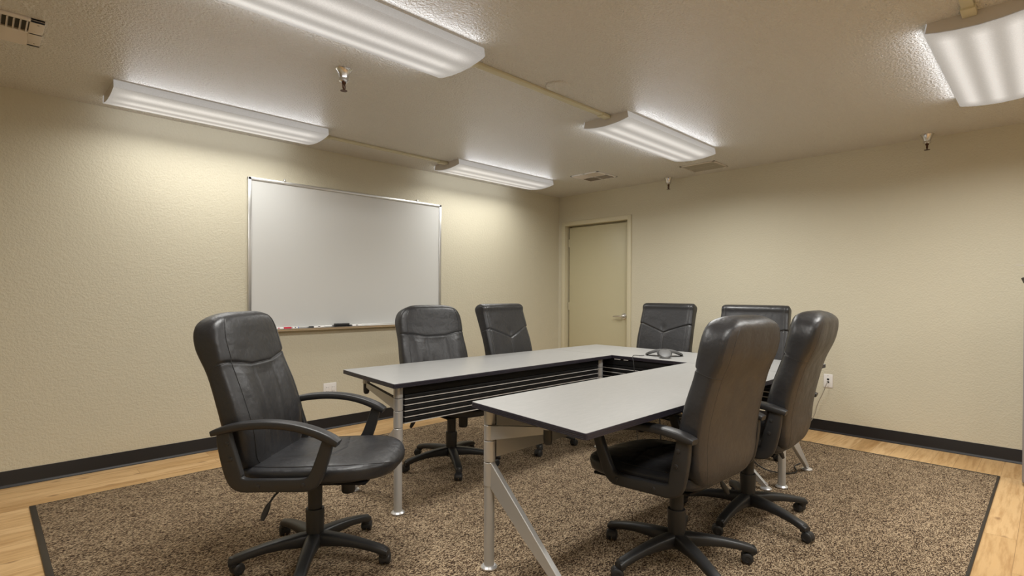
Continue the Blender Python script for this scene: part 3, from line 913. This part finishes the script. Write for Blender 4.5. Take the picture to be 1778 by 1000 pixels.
def spin_base(r, ang, dz, tilt):
    """turn the five-star base and its casters about the column; raise the seat"""
    for ch in r.children:
        n = ch.name.split('.')[0]
        if n in ('star_base', 'caster'):
            c, s = cos(ang), sin(ang)
            x, y = ch.location.x, ch.location.y
            ch.location.x, ch.location.y = c * x - s * y, s * x + c * y
            ch.rotation_euler.z += ang
        elif n != 'gas_lift':
            a = radians(tilt); ch.rotation_euler.x = a      # rocked about the mechanism
            ch.location = (0, .36 * sin(a), .36 * (1 - cos(a)) + dz)
protos = {k: chair(k) for k in 'AB'}
built = []
for i, (k, x, y, rz, ba, lab) in enumerate(PLACE):
    built.append(copy_tree(protos[k]))
def remove_tree(o):
    for ch in list(o.children): remove_tree(ch)
    bpy.data.objects.remove(o, do_unlink=True)
for k in protos: remove_tree(protos[k])
DZ_CH = [.006, -.020, -.004, -.004, -.004, -.004, -.004]
TILT = [1.8, -3.4, -1.6, 0, 0, 0, 0]
for i, (k, x, y, rz, ba, lab) in enumerate(PLACE):
    r = built[i]
    r.location = (x, y, RZ); r.rotation_euler.z = radians(rz - 90)
    spin_base(r, radians(ba - (rz - 90)), DZ_CH[i], TILT[i])
    for ch in r.children:
        if ch.name.split('.')[0] == 'caster': ch.rotation_euler.z += random.uniform(-2, 2)
    tag(r, lab, 'chair', 'black office chairs around the tables')

# ------------------------------------------------------------------ cabinet at the right edge
cb = empty('storage_cabinet', (4.82, -.03, 0))
G().box(-.125, .125, -.172, .172, .02, 1.27, bev=.004).build('carcass', M['cabinet'], cb)
G().box(-.12, .12, -.16, .16, .0, .02).build('plinth', M['black'], cb)
g = G(); g.box(-.143, -.126, -.168, .168, .03, 1.24, bev=.003); d1 = g.build('door', M['cabinet'], cb)
g = G(); g.tube([(-.160, -.12, .70), (-.160, -.12, .82)], .006, 8); g.build('handle', M['alu'], d1)
tag(cb, 'tall grey cabinet just showing at the right edge of the photo', 'cabinet')
hd = empty('desk_holder', (4.76, .06, 1.2705))
g = G(); n = 18
ro = [[Vector((r * cos(2 * pi * k / n) * (1 + .06 * (k % 2)), r * sin(2 * pi * k / n) * (1 + .06 * (k % 2)), z)) for k in range(n)] for r, z in ((.070, 0), (.085, .018), (.094, .045), (.088, .052), (.076, .046), (.066, .006))]
g.rings(ro); g.build('holder_body', M['black'], hd)
tag(hd, 'small black holder on top of the grey cabinet at the right edge', 'holder')
orn = empty('paper_ornament', (4.76, .06, 1.2775))
g = G(); g.tube([(0, 0, 0), (.0, .02, .06), (.0, .03, .10)], .002, 8); g.build('stem', M['white'], orn)
g = G()
for k in range(7):
    a = 2 * pi * k / 7; c_, s_ = cos(a), sin(a); base = Vector((0, .03, .10))
    tip = base + Vector((c_ * .100, s_ * .100, .025)); w_ = Vector((-s_, c_, 0)) * .022; mid = base + Vector((c_ * .05, s_ * .05, .018))
    g.rings([[base + Vector((0, 0, -.002)), base + w_ * .3, base + Vector((0, 0, .002)), base - w_ * .3], [mid + Vector((0, 0, -.003)), mid + w_, mid + Vector((0, 0, .004)), mid - w_], [tip + Vector((0, 0, -.0005)), tip + w_ * .04, tip + Vector((0, 0, .0005)), tip - w_ * .04]])
g.build('points', M['white'], orn)
tag(orn, 'white pointed ornament in the black holder at the right edge', 'ornament')
# ------------------------------------------------------------------ camera
cam = bpy.data.cameras.new('camera'); co = bpy.data.objects.new('camera', cam); COL.objects.link(co)
f, yaw, pit, rol = 935.74, .790018549, -6.81165806e-03, 5.11642622e-03
F = Vector((cos(yaw) * cos(pit), sin(yaw) * cos(pit), sin(pit))); R0 = Vector((sin(yaw), -cos(yaw), 0)); U0 = R0.cross(F)
Rv = R0 * cos(rol) + U0 * sin(rol); Uv = -R0 * sin(rol) + U0 * cos(rol)
mt = Matrix(((Rv.x, Uv.x, -F.x, 0), (Rv.y, Uv.y, -F.y, 0), (Rv.z, Uv.z, -F.z, 1.19740368), (0, 0, 0, 1)))
co.matrix_world = mt
cam.sensor_width = 36; cam.sensor_fit = 'HORIZONTAL'; cam.lens = f / 1778 * 36; cam.shift_y = 17.178 / 1778; cam.clip_start = .05
SC.camera = co
w = bpy.data.worlds.new('world'); SC.world = w; w.use_nodes = True
w.node_tree.nodes['Background'].inputs[0].default_value = (.05, .05, .05, 1)
SC.view_settings.view_transform = 'Standard'; SC.view_settings.look = 'None'
SC.view_settings.exposure = 0.0; SC.view_settings.gamma = 1.0
SC.cycles.max_bounces = 10; SC.cycles.diffuse_bounces = 6
SC.cycles.use_denoising = True
